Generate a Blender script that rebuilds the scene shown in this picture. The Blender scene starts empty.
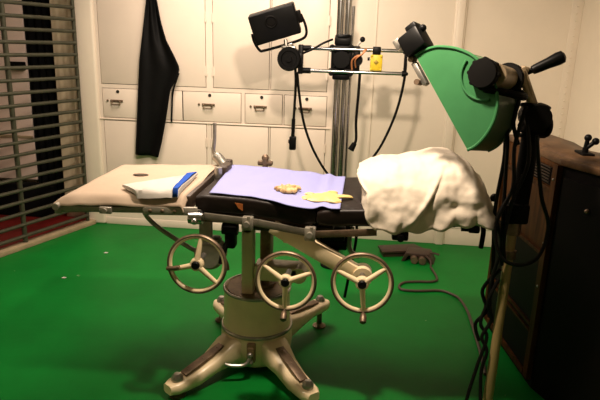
import bpy, bmesh, math, random
from mathutils import Vector, Matrix, noise
random.seed(7)
scene = bpy.context.scene
COL = scene.collection
V = Vector
PI = math.pi

# ------------------------------------------------------------------ materials
def mat(name, col, rough=0.5, metal=0.0, var=0.0, vscale=8.0, col2=None, bump=0.0, bscale=60.0, spec=0.5, coat=0.0, detail=6.0):
    m = bpy.data.materials.new(name); m.use_nodes = True
    nt = m.node_tree; b = nt.nodes['Principled BSDF']
    b.inputs['Base Color'].default_value = (*col, 1)
    b.inputs['Roughness'].default_value = rough
    b.inputs['Metallic'].default_value = metal
    b.inputs['Specular IOR Level'].default_value = spec
    b.inputs['Coat Weight'].default_value = coat
    tc = nt.nodes.new('ShaderNodeTexCoord')
    if var > 0 or col2:
        n = nt.nodes.new('ShaderNodeTexNoise'); n.inputs['Scale'].default_value = vscale
        n.inputs['Detail'].default_value = detail; n.inputs['Roughness'].default_value = .62
        nt.links.new(tc.outputs['Object'], n.inputs['Vector'])
        r = nt.nodes.new('ShaderNodeValToRGB')
        c2 = col2 if col2 else tuple(c * (1 - var) for c in col)
        r.color_ramp.elements[0].position = .35; r.color_ramp.elements[0].color = (*c2, 1)
        r.color_ramp.elements[1].position = .62; r.color_ramp.elements[1].color = (*col, 1)
        nt.links.new(n.outputs['Fac'], r.inputs['Fac'])
        nt.links.new(r.outputs['Color'], b.inputs['Base Color'])
    if bump > 0:
        n2 = nt.nodes.new('ShaderNodeTexNoise'); n2.inputs['Scale'].default_value = bscale
        n2.inputs['Detail'].default_value = 4
        nt.links.new(tc.outputs['Object'], n2.inputs['Vector'])
        bp = nt.nodes.new('ShaderNodeBump'); bp.inputs['Strength'].default_value = bump
        bp.inputs['Distance'].default_value = .01
        nt.links.new(n2.outputs['Fac'], bp.inputs['Height'])
        nt.links.new(bp.outputs['Normal'], b.inputs['Normal'])
    return m

M = {}
M['wall'] = mat('cream_wall_paint', (.76, .67, .545), .45, var=.05, vscale=3, bump=.05, bscale=25)
M['cabinet'] = mat('cream_cabinet_enamel', (.78, .67, .56), .38, var=.04, vscale=4, bump=.03, bscale=20)
M['gap'] = mat('dark_gap', (.16, .12, .08), .8)
M['ceiling'] = mat('ceiling_paint', (.6, .55, .45), .7, var=.05)
def floor_mat():
    m = mat('green_deck_paint', (.003, .165, .020), .45, col2=(.003, .130, .016), vscale=2.2, bump=.12, bscale=9, spec=.12)
    nt = m.node_tree; b = nt.nodes['Principled BSDF']
    tc = nt.nodes['Texture Coordinate']
    n = nt.nodes.new('ShaderNodeTexNoise'); n.inputs['Scale'].default_value = 16; n.inputs['Detail'].default_value = 3
    nt.links.new(tc.outputs['Object'], n.inputs['Vector'])
    r = nt.nodes.new('ShaderNodeValToRGB')
    r.color_ramp.elements[0].position = .745; r.color_ramp.elements[0].color = (0, 0, 0, 1)
    r.color_ramp.elements[1].position = .765; r.color_ramp.elements[1].color = (1, 1, 1, 1)
    nt.links.new(n.outputs['Fac'], r.inputs['Fac'])
    mx = nt.nodes.new('ShaderNodeMixRGB'); mx.inputs['Color2'].default_value = (.25, .27, .17, 1)
    src = b.inputs['Base Color'].links[0].from_socket
    nt.links.new(r.outputs['Color'], mx.inputs['Fac']); nt.links.new(src, mx.inputs['Color1'])
    nt.links.new(mx.outputs['Color'], b.inputs['Base Color'])
    return m
M['floor'] = floor_mat()
M['red_floor'] = mat('red_deck_paint', (.20, .012, .010), .5, var=.4, vscale=5)
M['grille'] = mat('grey_green_steel', (.062, .062, .038), .45, .3, var=.3, vscale=14)
M['kerb'] = mat('tan_kerb', (.36, .28, .17), .6, var=.25, vscale=9)
M['black_cloth'] = mat('black_drape', (.004, .004, .004), .95, spec=.1)
M['white_board'] = mat('white_board_paint', (.86, .68, .60), .5, var=.08, vscale=5)
M['beige'] = mat('beige_canvas', (.62, .52, .36), .7, var=.1, vscale=10)
M['rubber'] = mat('black_rubber_apron', (.004, .004, .004), .5, var=.3, vscale=6, bump=.25, bscale=14, spec=.10)
M['chrome'] = mat('chrome', (.55, .55, .55), .18, 1.0, var=.25, vscale=7)
M['steel'] = mat('worn_steel', (.42, .40, .36), .34, .85, var=.35, vscale=18)
M['rail'] = mat('grey_rail_steel', (.36, .33, .27), .4, .35, var=.3, vscale=16)
M['dimrail'] = mat('dark_rail_steel', (.20, .18, .14), .4, .35, var=.3, vscale=16)
M['rust'] = mat('rusty_steel', (.21, .145, .095), .42, .6, var=.45, vscale=25)
M['enamel'] = mat('cream_table_enamel', (.86, .70, .45), .32, var=.10, vscale=9, spec=.5, coat=.15)
M['brownplate'] = mat('brown_aged_plate', (.26, .17, .085), .5, .2, col2=(.12, .075, .04), vscale=18)
M['leather'] = mat('dark_brown_leather', (.010, .006, .0045), .42, var=.4, vscale=9, bump=.15, bscale=40, spec=.22)
M['legleather'] = mat('brown_leather', (.045, .028, .017), .5, var=.4, vscale=9, bump=.15, bscale=40)
M['black'] = mat('black_enamel', (.004, .004, .004), .4, var=.3, vscale=10, spec=.12)
M['blackmatte'] = mat('black_matte', (.004, .0035, .003), .6, var=.3, vscale=12, spec=.08)
M['cable'] = mat('black_rubber_cable', (.004, .0035, .003), .5, spec=.18)
M['browncable'] = mat('brown_cable', (.045, .030, .018), .55)
M['sheet'] = mat('white_cotton', (.64, .565, .46), .85, var=.05, vscale=5, bump=.2, bscale=28, spec=.15)
M['sheetleg'] = mat('cream_cotton', (.46, .36, .27), .85, var=.06, vscale=5, bump=.12, bscale=20, spec=.15)
M['whitecloth'] = mat('white_towel', (.52, .49, .45), .85, bump=.2, bscale=40, spec=.1)
M['bluestripe'] = mat('blue_stripe', (.020, .075, .38), .8, spec=.1)
M['bluesheet'] = mat('pale_blue_pad', (.27, .285, .55), .75, var=.03, bump=.05, bscale=20, spec=.2)
M['glove'] = mat('cream_latex', (.66, .49, .18), .42, var=.15, vscale=20)
M['glove2'] = mat('aged_latex', (.62, .46, .22), .5, col2=(.26, .13, .045), vscale=26)
M['stain'] = mat('brown_patch', (.05, .028, .012), .8, var=.4, vscale=30)
M['orange'] = mat('orange_patch', (.42, .12, .02), .6, var=.3, vscale=40)
M['green'] = mat('green_hood_enamel', (.040, .175, .062), .45, var=.12, vscale=6, spec=.2)
M['greenside'] = mat('grey_green_metal', (.085, .135, .070), .34, .35, var=.2, vscale=8)
M['yellow'] = mat('yellow_box_paint', (.72, .52, .02), .45, var=.15, vscale=20)
M['darkyellow'] = mat('ochre_mark', (.30, .21, .02), .5)
M['tan'] = mat('tan_strap', (.30, .22, .13), .45, .2, var=.3, vscale=14)
M['pole'] = mat('ochre_pole', (.34, .24, .10), .45, .1, var=.2, vscale=7)
M['copper'] = mat('copper_wire', (.36, .14, .05), .45, .4)
M['pedal'] = mat('dark_brown_iron', (.055, .032, .022), .45, .3, var=.3, vscale=20)
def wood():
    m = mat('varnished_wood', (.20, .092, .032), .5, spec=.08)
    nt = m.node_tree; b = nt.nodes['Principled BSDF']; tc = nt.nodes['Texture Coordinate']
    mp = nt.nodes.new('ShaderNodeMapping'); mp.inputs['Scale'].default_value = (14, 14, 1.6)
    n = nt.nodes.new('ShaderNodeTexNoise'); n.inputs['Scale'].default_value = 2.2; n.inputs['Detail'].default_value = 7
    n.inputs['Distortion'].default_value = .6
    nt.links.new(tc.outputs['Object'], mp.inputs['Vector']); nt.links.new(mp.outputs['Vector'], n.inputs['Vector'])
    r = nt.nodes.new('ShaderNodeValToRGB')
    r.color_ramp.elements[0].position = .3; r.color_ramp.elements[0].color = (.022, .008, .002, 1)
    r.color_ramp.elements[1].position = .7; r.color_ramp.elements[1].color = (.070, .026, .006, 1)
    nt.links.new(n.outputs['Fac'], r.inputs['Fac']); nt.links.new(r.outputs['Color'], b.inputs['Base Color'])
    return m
M['wood'] = wood()
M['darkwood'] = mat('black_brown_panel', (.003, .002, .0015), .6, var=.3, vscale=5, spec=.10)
M['topwood'] = mat('worn_wood_top', (.095, .050, .022), .45, .0, col2=(.035, .018, .009), vscale=10, spec=.2)
M['keyhole'] = mat('black_keyhole', (.01, .008, .006), .6)

# ------------------------------------------------------------------ mesh builder
def frame(axis):
    a = V(axis).normalized()
    u = a.orthogonal().normalized(); v = a.cross(u)
    return a, u, v
def smooth_path(pts, n=6):
    P = [V(p) for p in pts]
    if len(P) < 3: return P
    out = []
    for i in range(len(P) - 1):
        p0 = P[max(i - 1, 0)]; p1 = P[i]; p2 = P[i + 1]; p3 = P[min(i + 2, len(P) - 1)]
        for k in range(n):
            t = k / n
            out.append(.5 * ((2 * p1) + (p2 - p0) * t + (2 * p0 - 5 * p1 + 4 * p2 - p3) * t * t + (3 * p1 - p0 - 3 * p2 + p3) * t ** 3))
    out.append(P[-1]); return out

class MB:
    def __init__(self): self.bm = bmesh.new()
    def face(self, vs):
        try: self.bm.faces.new(vs)
        except ValueError: pass
    def ring(self, pts): return [self.bm.verts.new(p) for p in pts]
    def bridge(self, a, b, closed=True):
        n = len(a)
        for i in range(n if closed else n - 1):
            j = (i + 1) % n
            self.face((a[i], a[j], b[j], b[i]))
    def box(self, x0, x1, y0, y1, z0, z1, bevel=0.0, seg=2):
        t = bmesh.new()
        bmesh.ops.create_cube(t, size=1)
        for v in t.verts: v.co = V(((x0 + x1) / 2 + v.co.x * (x1 - x0), (y0 + y1) / 2 + v.co.y * (y1 - y0), (z0 + z1) / 2 + v.co.z * (z1 - z0)))
        if bevel: bmesh.ops.bevel(t, geom=t.edges[:], offset=bevel, segments=seg, profile=.5, affect='EDGES')
        self.merge(t); return self
    def obox(self, c, size, axes, bevel=0.0, seg=2):
        """oriented box: axes = three unit vectors"""
        t = bmesh.new(); bmesh.ops.create_cube(t, size=1)
        A = [V(a) for a in axes]
        for v in t.verts: v.co = V((v.co.x * size[0], v.co.y * size[1], v.co.z * size[2]))
        if bevel: bmesh.ops.bevel(t, geom=t.edges[:], offset=bevel, segments=seg, profile=.5, affect='EDGES')
        for v in t.verts: v.co = V(c) + A[0] * v.co.x + A[1] * v.co.y + A[2] * v.co.z
        self.merge(t); return self
    def bar(self, p0, p1, w, h, up=(0, 0, 1), bevel=0.0):
        p0 = V(p0); p1 = V(p1); a = (p1 - p0).normalized(); s = a.cross(V(up)).normalized(); u = s.cross(a)
        return self.obox((p0 + p1) / 2, ((p1 - p0).length, w, h), (a, s, u), bevel)
    def merge(self, t):
        bmesh.ops.recalc_face_normals(t, faces=t.faces[:])
        me = bpy.data.meshes.new('tmp'); t.to_mesh(me); t.free()
        self.bm.from_mesh(me); bpy.data.meshes.remove(me)
    def cyl(self, p0, p1, r0, r1=None, seg=20, cap=True):
        r1 = r0 if r1 is None else r1
        p0 = V(p0); p1 = V(p1); a, u, v = frame(p1 - p0)
        A = self.ring([p0 + (u * math.cos(2 * PI * k / seg) + v * math.sin(2 * PI * k / seg)) * r0 for k in range(seg)])
        B = self.ring([p1 + (u * math.cos(2 * PI * k / seg) + v * math.sin(2 * PI * k / seg)) * r1 for k in range(seg)])
        self.bridge(A, B)
        if cap: self.face(A[::-1]); self.face(B)
        return self
    def lathe(self, prof, o, axis=(0, 0, 1), seg=40):
        """prof: (radius, distance along axis)"""
        o = V(o); a, u, v = frame(axis); prev = None
        for i, (r, h) in enumerate(prof):
            if r < 1e-6:
                cur = [self.bm.verts.new(o + a * h)]
            else:
                cur = self.ring([o + a * h + (u * math.cos(2 * PI * k / seg) + v * math.sin(2 * PI * k / seg)) * r for k in range(seg)])
            if prev:
                if len(prev) == 1 and len(cur) > 1:
                    for k in range(seg): self.face((prev[0], cur[(k + 1) % seg], cur[k]))
                elif len(cur) == 1 and len(prev) > 1:
                    for k in range(seg): self.face((prev[k], prev[(k + 1) % seg], cur[0]))
                else: self.bridge(prev, cur)
            prev = cur
        return self
    def tube(self, pts, r, seg=10, smooth=6, taper=None):
        P = smooth_path(pts, smooth) if smooth else [V(p) for p in pts]
        prev = None; n = len(P); u = None
        for i, p in enumerate(P):
            d = (P[min(i + 1, n - 1)] - P[max(i - 1, 0)]).normalized()
            if u is None: u = d.orthogonal().normalized()
            else:
                u = (u - d * u.dot(d))
                u = u.normalized() if u.length > 1e-6 else d.orthogonal().normalized()
            v = d.cross(u)
            rr = r if taper is None else r + (taper - r) * i / (n - 1)
            cur = self.ring([p + (u * math.cos(2 * PI * k / seg) + v * math.sin(2 * PI * k / seg)) * rr for k in range(seg)])
            if prev: self.bridge(prev, cur)
            else: self.face(cur[::-1])
            prev = cur
        self.face(prev); return self
    def torus(self, c, nrm, R, r, seg=48, s2=12, sx=1.0):
        c = V(c); a, u, v = frame(nrm); rings = []
        for k in range(seg):
            t = 2 * PI * k / seg; d = u * math.cos(t) + v * math.sin(t)
            rings.append(self.ring([c + d * (R + r * math.cos(2 * PI * q / s2)) + a * (r * sx * math.sin(2 * PI * q / s2)) for q in range(s2)]))
        for k in range(seg): self.bridge(rings[k], rings[(k + 1) % seg])
        return self
    def sphere(self, c, r, seg=16, scale=(1, 1, 1)):
        t = bmesh.new(); bmesh.ops.create_uvsphere(t, u_segments=seg, v_segments=seg // 2 + 2, radius=1)
        for v in t.verts: v.co = V((c[0] + v.co.x * r * scale[0], c[1] + v.co.y * r * scale[1], c[2] + v.co.z * r * scale[2]))
        self.merge(t); return self
    def prism(self, poly, ext, bevel=0.0):
        t = bmesh.new(); ext = V(ext)
        A = [t.verts.new(V(p)) for p in poly]; B = [t.verts.new(V(p) + ext) for p in poly]
        t.faces.new(A[::-1]); t.faces.new(B)
        n = len(A)
        for i in range(n): t.faces.new((A[i], A[(i + 1) % n], B[(i + 1) % n], B[i]))
        bmesh.ops.recalc_face_normals(t, faces=t.faces[:])
        if bevel: bmesh.ops.bevel(t, geom=t.edges[:], offset=bevel, segments=2, profile=.5, affect='EDGES')
        self.merge(t); return self
    def loft(self, secs, cap=True):
        R = [self.ring(s) for s in secs]
        for i in range(len(R) - 1): self.bridge(R[i], R[i + 1])
        if cap: self.face(R[0][::-1]); self.face(R[-1])
        return self
    def grid(self, fn, nu, nv):
        g = [[self.bm.verts.new(fn(i / nu, j / nv)) for j in range(nv + 1)] for i in range(nu + 1)]
        for i in range(nu):
            for j in range(nv): self.face((g[i][j], g[i + 1][j], g[i + 1][j + 1], g[i][j + 1]))
        return self
    def build(self, name, material, parent=None, smooth=35, solid=0.0, subsurf=0, loc=None):
        bmesh.ops.recalc_face_normals(self.bm, faces=self.bm.faces[:])
        me = bpy.data.meshes.new(name)
        off = V((0, 0, 0))
        if parent is not None:
            p = parent
            while p is not None: off += p.location; p = p.parent
        elif loc is not None: off = V(loc)
        for v in self.bm.verts: v.co -= off
        self.bm.to_mesh(me); self.bm.free()
        me.materials.append(material)
        o = bpy.data.objects.new(name, me); COL.objects.link(o)
        if parent is not None: o.parent = parent
        elif loc is not None: o.location = loc
        if smooth:
            for p in me.polygons: p.use_smooth = True
            me.set_sharp_from_angle(angle=math.radians(smooth))
        if solid:
            md = o.modifiers.new('thickness', 'SOLIDIFY'); md.thickness = solid; md.offset = 0
        if subsurf:
            md = o.modifiers.new('smooth', 'SUBSURF'); md.levels = subsurf; md.render_levels = subsurf
        return o

def tag(o, label, cat, group=None):
    o['label'] = label; o['category'] = cat
    if group: o['group'] = group
    return o
def thing(name, label, cat, loc=(0, 0, 0), group=None):
    o = bpy.data.objects.new(name, None); COL.objects.link(o); o.location = loc; o.empty_display_size = .1
    return tag(o, label, cat, group)
def struct(name, mb, m, parent=None, smooth=35):
    o = mb.build(name, m, parent, smooth)
    if parent is None: o['kind'] = 'structure'
    return o
def lerp(a, b, t): return a + (b - a) * t
def interp(tab, x):
    if x <= tab[0][0]: return tab[0][1]
    for (x0, y0), (x1, y1) in zip(tab, tab[1:]):
        if x <= x1:
            t = (x - x0) / (x1 - x0); return lerp(y0, y1, t)
    return tab[-1][1]
def sinterp(tab, x):
    if x <= tab[0][0]: return tab[0][1]
    for (x0, y0), (x1, y1) in zip(tab, tab[1:]):
        if x <= x1:
            t = (x - x0) / (x1 - x0); t = t * t * (3 - 2 * t); return lerp(y0, y1, t)
    return tab[-1][1]
def nz(x, y, z, s=1.0): return noise.noise(V((x * s, y * s, z * s)))

# ------------------------------------------------------------------ the room
CEIL = 2.55
YW = 4.40
g0 = V((-2.19, 4.33, 0)); gd = V((-.345, -1.0, 0)).normalized()      # barred gate line, from the wall towards the camera
g1 = g0 + gd * 1.95
b = MB(); b.box(-4.0, 1.6, -1.6, 4.9, -.12, 0); struct('floor', b, M['floor'])
b = MB(); q = g0 + gd * .0
b.prism([(g0.x - .01, g0.y + .35, 0), (g0.x - .03, g0.y, 0), (g1.x - .03, g1.y, 0), (-3.95, g1.y, 0), (-3.95, 4.68, 0)], (0, 0, .004)); struct('floor_hall', b, M['red_floor'])
b = MB(); b.box(-4.0, 1.6, -1.6, 4.9, CEIL, CEIL + .1); struct('ceiling', b, M['ceiling'])
b = MB(); b.box(-2.17, 1.6, YW, 4.9, 0, CEIL); struct('wall_back', b, M['wall'])
b = MB(); b.box(-4.0, -2.17, 4.62, 4.9, 0, CEIL); struct('wall_hall', b, M['wall'])
b = MB(); b.box(-4.1, -4.0, -1.6, 4.9, 0, CEIL); struct('wall_far_left', b, M['wall'])
b = MB(); b.box(-4.0, g1.x - .03, -1.6, g1.y - .03, 0, CEIL); struct('wall_left', b, M['wall'])
b = MB(); b.box(1.475, 1.6, -1.6, YW, 0, CEIL); struct('wall_right', b, M['wall'])
b = MB(); b.box(-4.0, 1.6, -1.75, -1.6, 0, CEIL); struct('wall_front', b, M['wall'])
# vertical steel stiffener on the back wall, seams and riveted edge
b = MB(); b.box(.607, .690, YW - .018, YW, 0, CEIL, .006)
b.box(.620, .676, YW - .034, YW - .016, 0, CEIL, .006); struct('trim_1', b, M['wall'])
b = MB(); b.box(.050, .062, YW - .006, YW, .18, CEIL, .002); struct('trim_2', b, M['wall'])
b = MB(); b.box(1.40, 1.475, YW - .006, YW, .17, CEIL, .002)
for k in range(46): b.sphere((1.437, YW - .006, .2 + k * .05), .006, 8)
struct('trim_3', b, M['wall'])
b = MB()
b.box(-.235, .607, YW - .012, YW, 0, .150, .004); b.box(.69, 1.475, YW - .012, YW, 0, .150, .004)
b.box(-.235, .607, YW - .018, YW, .138, .154, .003); b.box(.69, 1.475, YW - .018, YW, .138, .154, .003)
struct('baseboard_back', b, M['wall'])
b = MB(); b.box(1.463, 1.475, -1.0, YW - .02, 0, .15, .004); struct('baseboard_right', b, M['wall'])
# rounded jamb at the end of the barred gate
b = MB(); b.box(-2.225, -2.075, YW - .05, YW + .02, 0, CEIL, .018, 3); struct('trim_4', b, M['wall'])

# ------------------------------------------------------------------ built-in cabinet on the back wall
YF = YW - .030      # front face
cab = thing('built_in_cabinet', 'wide cream painted built-in wall cabinet of doors and drawers behind the operating table', 'cabinet', (-1.15, YW, 0))
b = MB(); b.box(-2.075, -.235, YW - .006, YW, .06, 2.32); b.build('back_panel', M['gap'], cab)
b = MB()
xs_up = [(-2.043, -1.210), (-1.150, -.722), (-.706, -.284)]
xs_dr = [(-2.041, -1.742), (-1.732, -1.400), (-1.392, -.937), (-.903, -.617), (-.600, -.280)]
xs_lo = [(-2.041, -1.212), (-1.168, -.722), (-.704, -.282)]
ZU = (1.150, 2.25); ZD = (.888, 1.112); ZL = (.13, .862); GP = .004
def stiles(xs, z0, z1):
    edges = [-2.075] + [v for p in xs for v in p] + [-.240]
    for i in range(0, len(edges), 2):
        b.box(edges[i] - (0 if i == 0 else -GP), edges[i + 1] - (GP if i + 1 < len(edges) - 1 else 0), YF, YW - .006, z0, z1)
for xs, (z0, z1) in ((xs_up, ZU), (xs_dr, ZD), (xs_lo, ZL)): stiles(xs, z0 - GP, z1 + GP)
for z0, z1 in ((.06, ZL[0] - GP), (ZL[1] + GP, ZD[0] - GP), (ZD[1] + GP, ZU[0] - GP), (ZU[1] + GP, 2.32)): b.box(-2.075, -.240, YF, YW - .006, z0, z1)
b.build('frame', M['cabinet'], cab, smooth=0)
b = MB(); b.box(-.242, -.196, YF - .012, YW, 0, 2.32, .006); b.build('end_stile', M['cabinet'], cab)
b = MB(); b.box(-2.075, -.242, YF - .004, YW, 0, .06, .004); b.build('plinth', M['cabinet'], cab)
b = MB(); b.box(-2.075, -.242, YF - .008, YF, ZD[0] - .019, ZD[0] - .009, .003); b.build('rail_moulding', M['cabinet'], cab)
def hinge(x, z, p):
    h = MB(); h.cyl((x, YF - .006, z - .035), (x, YF - .006, z + .035), .006, seg=10); h.box(x - .012, x + .012, YF - .004, YF, z - .03, z + .03); h.build('hinge', M['cabinet'], p)
def panel(nm, x0, x1, z0, z1):
    d = MB(); d.box(x0, x1, YF - .003, YF + .018, z0, z1, .003); return d.build(nm, M['cabinet'], cab)
for (x0, x1), hx in zip(xs_up, (1, 0, 1)):
    d = panel('door', x0, x1, *ZU); x = x1 + .002 if hx else x0 - .002
    for z in (1.27, 1.66, 2.1): hinge(x, z, d)
for (x0, x1), hx in zip(xs_lo, (1, 0, 1)):
    d = panel('door', x0, x1, *ZL); x = x1 + .002 if hx else x0 - .002
    for z in (.27, .72): hinge(x, z, d)
hx_list = [-1.925, -1.566, -1.190, -.785, -.440]
for (x0, x1), hx in zip(xs_dr, hx_list):
    d = panel('drawer', x0, x1, *ZD)
    h = MB(); zc = 1.005
    h.box(hx - .052, hx + .050, YF - .012, YF - .003, zc + .004, zc + .022, .003)
    for s in (-.036, .030): h.cyl((hx + s, YF - .003, zc + .012), (hx + s, YF - .020, zc + .010), .006, seg=10); h.sphere((hx + s, YF - .020, zc + .010), .008, 10)
    h.tube([(hx - .036, YF - .016, zc + .010), (hx - .036, YF - .022, zc - .008), (hx - .030, YF - .024, zc - .014), (hx + .024, YF - .024, zc - .014), (hx + .030, YF - .022, zc - .008), (hx + .030, YF - .016, zc + .010)], .005, 8, 3)
    h.sphere((hx - .075, YF - .007, zc + .014), .009, 10); h.build('handle', M['rust'], d)
    h = MB(); h.cyl((hx + .010, YF - .007, 1.090), (hx + .010, YF - .001, 1.090), .0125, seg=16); h.build('keyhole', M['keyhole'], d)

# ------------------------------------------------------------------ barred gate on the left
gate = thing('barred_gate', 'grey-green steel gate of horizontal bars standing on a tan kerb at the left', 'gate', tuple(g0))
def gp(t, z, off=0): return V((g0.x + gd.x * t - gd.y * off, g0.y + gd.y * t + gd.x * off, z))
b = MB(); b.bar(gp(-.02, .018), gp(1.95, .018), .075, .036, bevel=.004); b.build('kerb', M['kerb'], gate)
for t, w in ((.03, .028), (.635, .036), (1.28, .036), (1.93, .036)):
    b = MB(); b.cyl(gp(t, .034, -.004), gp(t, 2.42, -.004), w / 2, seg=14); b.build('post', M['grille'], gate)
for k in range(27):
    z = .085 + .0852 * k
    b = MB(); b.cyl(gp(.03, z, .004), gp(1.94, z, .004), .0135, seg=10); b.build('bar', M['grille'], gate)

# hall beyond the gate
hb = MB(); hb.box(-3.40, -2.745, 4.52, 4.60, .30, 2.35, .006)
hallb = thing('white_board', 'white painted board hanging behind the bars left of the black curtain', 'board', (-3.1, 4.6, .30))
hb.build('panel', M['white_board'], hallb)
b = MB(); b.box(-2.885, -2.745, 4.47, 4.52, 1.22, 1.285, .008); b.box(-2.87, -2.81, 4.455, 4.47, 1.235, 1.27, .004); b.build('latch_box', M['blackmatte'], hallb)
b = MB(); b.box(-3.40, -2.745, 4.508, 4.521, .66, .68, .003); b.build('strip', M['kerb'], hallb)
def curtain(x0, x1, y, z0, z1, amp, waves, nm, m):
    c = MB()
    n = waves * 10
    sec = []
    def fn(u, v):
        return V((lerp(x0, x1, u), y + amp * math.sin(u * waves * 2 * PI) + .004 * nz(u * 6, v * 3, 2), lerp(z0, z1, v)))
    c.grid(fn, n, 12); return c.build(nm, m, None, solid=.004, loc=((x0 + x1) / 2, y, z0))
tag(curtain(-2.740, -2.485, 4.535, .008, 2.5, .014, 4, 'curtain', M['black_cloth']), 'black curtain hanging behind the bars between the white board and beige canvas', 'curtain')
tag(curtain(-2.475, -2.200, 4.47, .008, 2.5, .0012, 5, 'canvas_screen', M['beige']), 'beige ribbed canvas screen behind the bars next to the cream wall', 'screen')
b = MB(); b.box(-3.7, -2.56, 4.40, 4.50, .005, .285, .006); tag(b.build('plinth_bench', M['black_cloth'], None, loc=(-3.1, 4.45, .005)), 'low black bench on the red floor below the white board', 'bench')

# ------------------------------------------------------------------ apron on the wall
ap = thing('rubber_apron', 'long black rubber apron hanging on the cream wall cabinet', 'apron', (-1.6, YF, .6))
Lt = [(.607, -1.776), (.70, -1.768), (.95, -1.745), (1.337, -1.709), (1.55, -1.672), (1.774, -1.636), (1.95, -1.612)]
Rt = [(.600, -1.585), (.70, -1.556), (.90, -1.512), (1.12, -1.472), (1.22, -1.415), (1.285, -1.392), (1.36, -1.425), (1.49, -1.492), (1.62, -1.528), (1.774, -1.556), (1.95, -1.572)]
b = MB()
def apf(u, v):
    z = lerp(.600, 1.95, v) + (.012 * (1 - u) - .004) * (1 - v)
    x0 = interp(Lt, z); x1 = interp(Rt, z)
    x = lerp(x0, x1, u)
    d = .030 + .020 * (1 - v) * math.sin(u * 7.5 + .4) + .016 * math.sin(u * 13 + v * 2) * v + .012 * math.sin(u * 3.14)
    return V((x, YF - .012 - d, z))
b.grid(apf, 36, 44); b.build('body', M['rubber'], ap, smooth=60, solid=.004)
b = MB(); b.tube([(-1.612, YF - .05, 1.95), (-1.60, YF - .045, 2.04), (-1.585, YF - .045, 2.04), (-1.572, YF - .05, 1.95)], .007, 8); b.build('neck_strap', M['rubber'], ap)
b = MB(); b.tube([(-1.41, YF - .035, 1.25), (-1.455, YF - .04, 1.12), (-1.47, YF - .035, 1.0), (-1.480, YF - .03, .875)], .007, 8); b.build('tie_strap', M['rubber'], ap)
hk = MB(); hk.cyl((-1.592, YF, 2.035), (-1.592, YF - .055, 2.030), .006, seg=10); hk.tube([(-1.592, YF - .055, 2.03), (-1.592, YF - .065, 2.04), (-1.592, YF - .065, 2.06)], .006, 8); hk.box(-1.61, -1.574, YF - .006, YF, 2.01, 2.07, .003)
tag(hk.build('coat_hook', M['steel'], None, loc=(-1.592, YF, 2.03)), 'small steel hook on the cabinet above the black apron', 'hook')

# ------------------------------------------------------------------ operating table
PC = V((-.455, 2.50, 0))
tab = thing('operating_table', 'old cream enamel operating table with dark pads and three handwheels on the green floor', 'operating table', tuple(PC))
# pedestal
b = MB()
b.lathe([(0, .012), (.120, .012), (.150, .030), (.166, .060), (.172, .110), (.170, .165), (.165, .178), (.165, .195), (.160, .205), (.157, .30), (.157, .372), (.150, .378), (.142, .370), (0, .366)], PC, seg=56)
ped = b.build('pedestal', M['enamel'], tab)
b = MB(); b.torus(PC + V((0, 0, .186)), (0, 0, 1), .166, .008, 56, 10, 1.2); b.build('trim_ring', M['steel'], ped)
b = MB(); b.torus(PC + V((0, 0, .374)), (0, 0, 1), .156, .007, 56, 10, 1.1); b.build('trim_ring', M['steel'], ped)
b = MB(); b.lathe([(0, .378), (.142, .378), (.142, .366), (0, .366)], PC, seg=48); b.build('top_plate', M['brownplate'], ped)
b = MB(); b.lathe([(.085, .378), (.085, .392), (.07, .40), (0, .40)], PC + V((.0, .04, 0)), seg=32); b.build('swivel_boss', M['brownplate'], ped)
# base legs
feet = [((-.735, 2.130), .075), ((-.170, 2.165), .075), ((-.175, 2.865), .150), ((-.715, 2.840), .115)]
for (fx, fy), fz in feet:
    f = V((fx, fy, 0)); d = (f - V((PC.x, PC.y, 0))); L = d.length; d.normalize(); s = V((-d.y, d.x, 0))
    secs = []
    for t, w, zt, zb in ((.28, .070, .172, .03), (.42, .062, .163, .055), (.60, .054, lerp(.150, fz, .45), lerp(.07, fz - .06, .4)), (.80, .048, lerp(.14, fz, .8), fz - .052), (.95, .046, fz + .004, fz - .052), (1.04, .044, fz, fz - .050), (1.11, .028, fz - .004, fz - .046)):
        c = V((PC.x, PC.y, 0)) + d * (L * t); rb = min(.012, w * .3)
        secs.append([c + s * x + V((0, 0, z)) for x, z in ((-w, zb + rb), (-w, zt - rb), (-w + rb, zt), (w - rb, zt), (w, zt - rb), (w, zb + rb), (w - rb, zb), (-w + rb, zb))])
    b = MB(); b.loft(secs); leg = b.build('base_leg', M['enamel'], tab, smooth=50)
    b = MB()
    p0 = V((PC.x, PC.y, 0)) + d * (L * .47); p1 = V((PC.x, PC.y, 0)) + d * (L * .93)
    z0 = lerp(.163, lerp(.150, fz, .45), .45) + .006; z1 = lerp(lerp(.14, fz, .8), fz + .004, .6) + .006
    b.bar(p0 + V((0, 0, z0)), p1 + V((0, 0, z1)), .042, .012, bevel=.003)
    for t in (.12, .5, .88):
        c = p0.lerp(p1, t) + V((0, 0, lerp(z0, z1, t) + .004)); b.sphere(c, .007, 8, (1, 1, .6))
    b.build('cover_plate', M['rust'], leg)
    b = MB(); b.lathe([(0, .034), (.014, .031), (.024, .018), (.026, .006), (.024, -.002), (0, -.002)], f + V((0, 0, fz)), seg=20); b.build('foot_cap', M['steel'], leg)
    b = MB(); b.lathe([(0, 0), (.036, 0), (.036, .008), (.018, .016), (.015, .02), (.013, fz - .045), (0, fz - .045)], f, seg=20); b.build('foot', M['rust'], leg)
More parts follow.
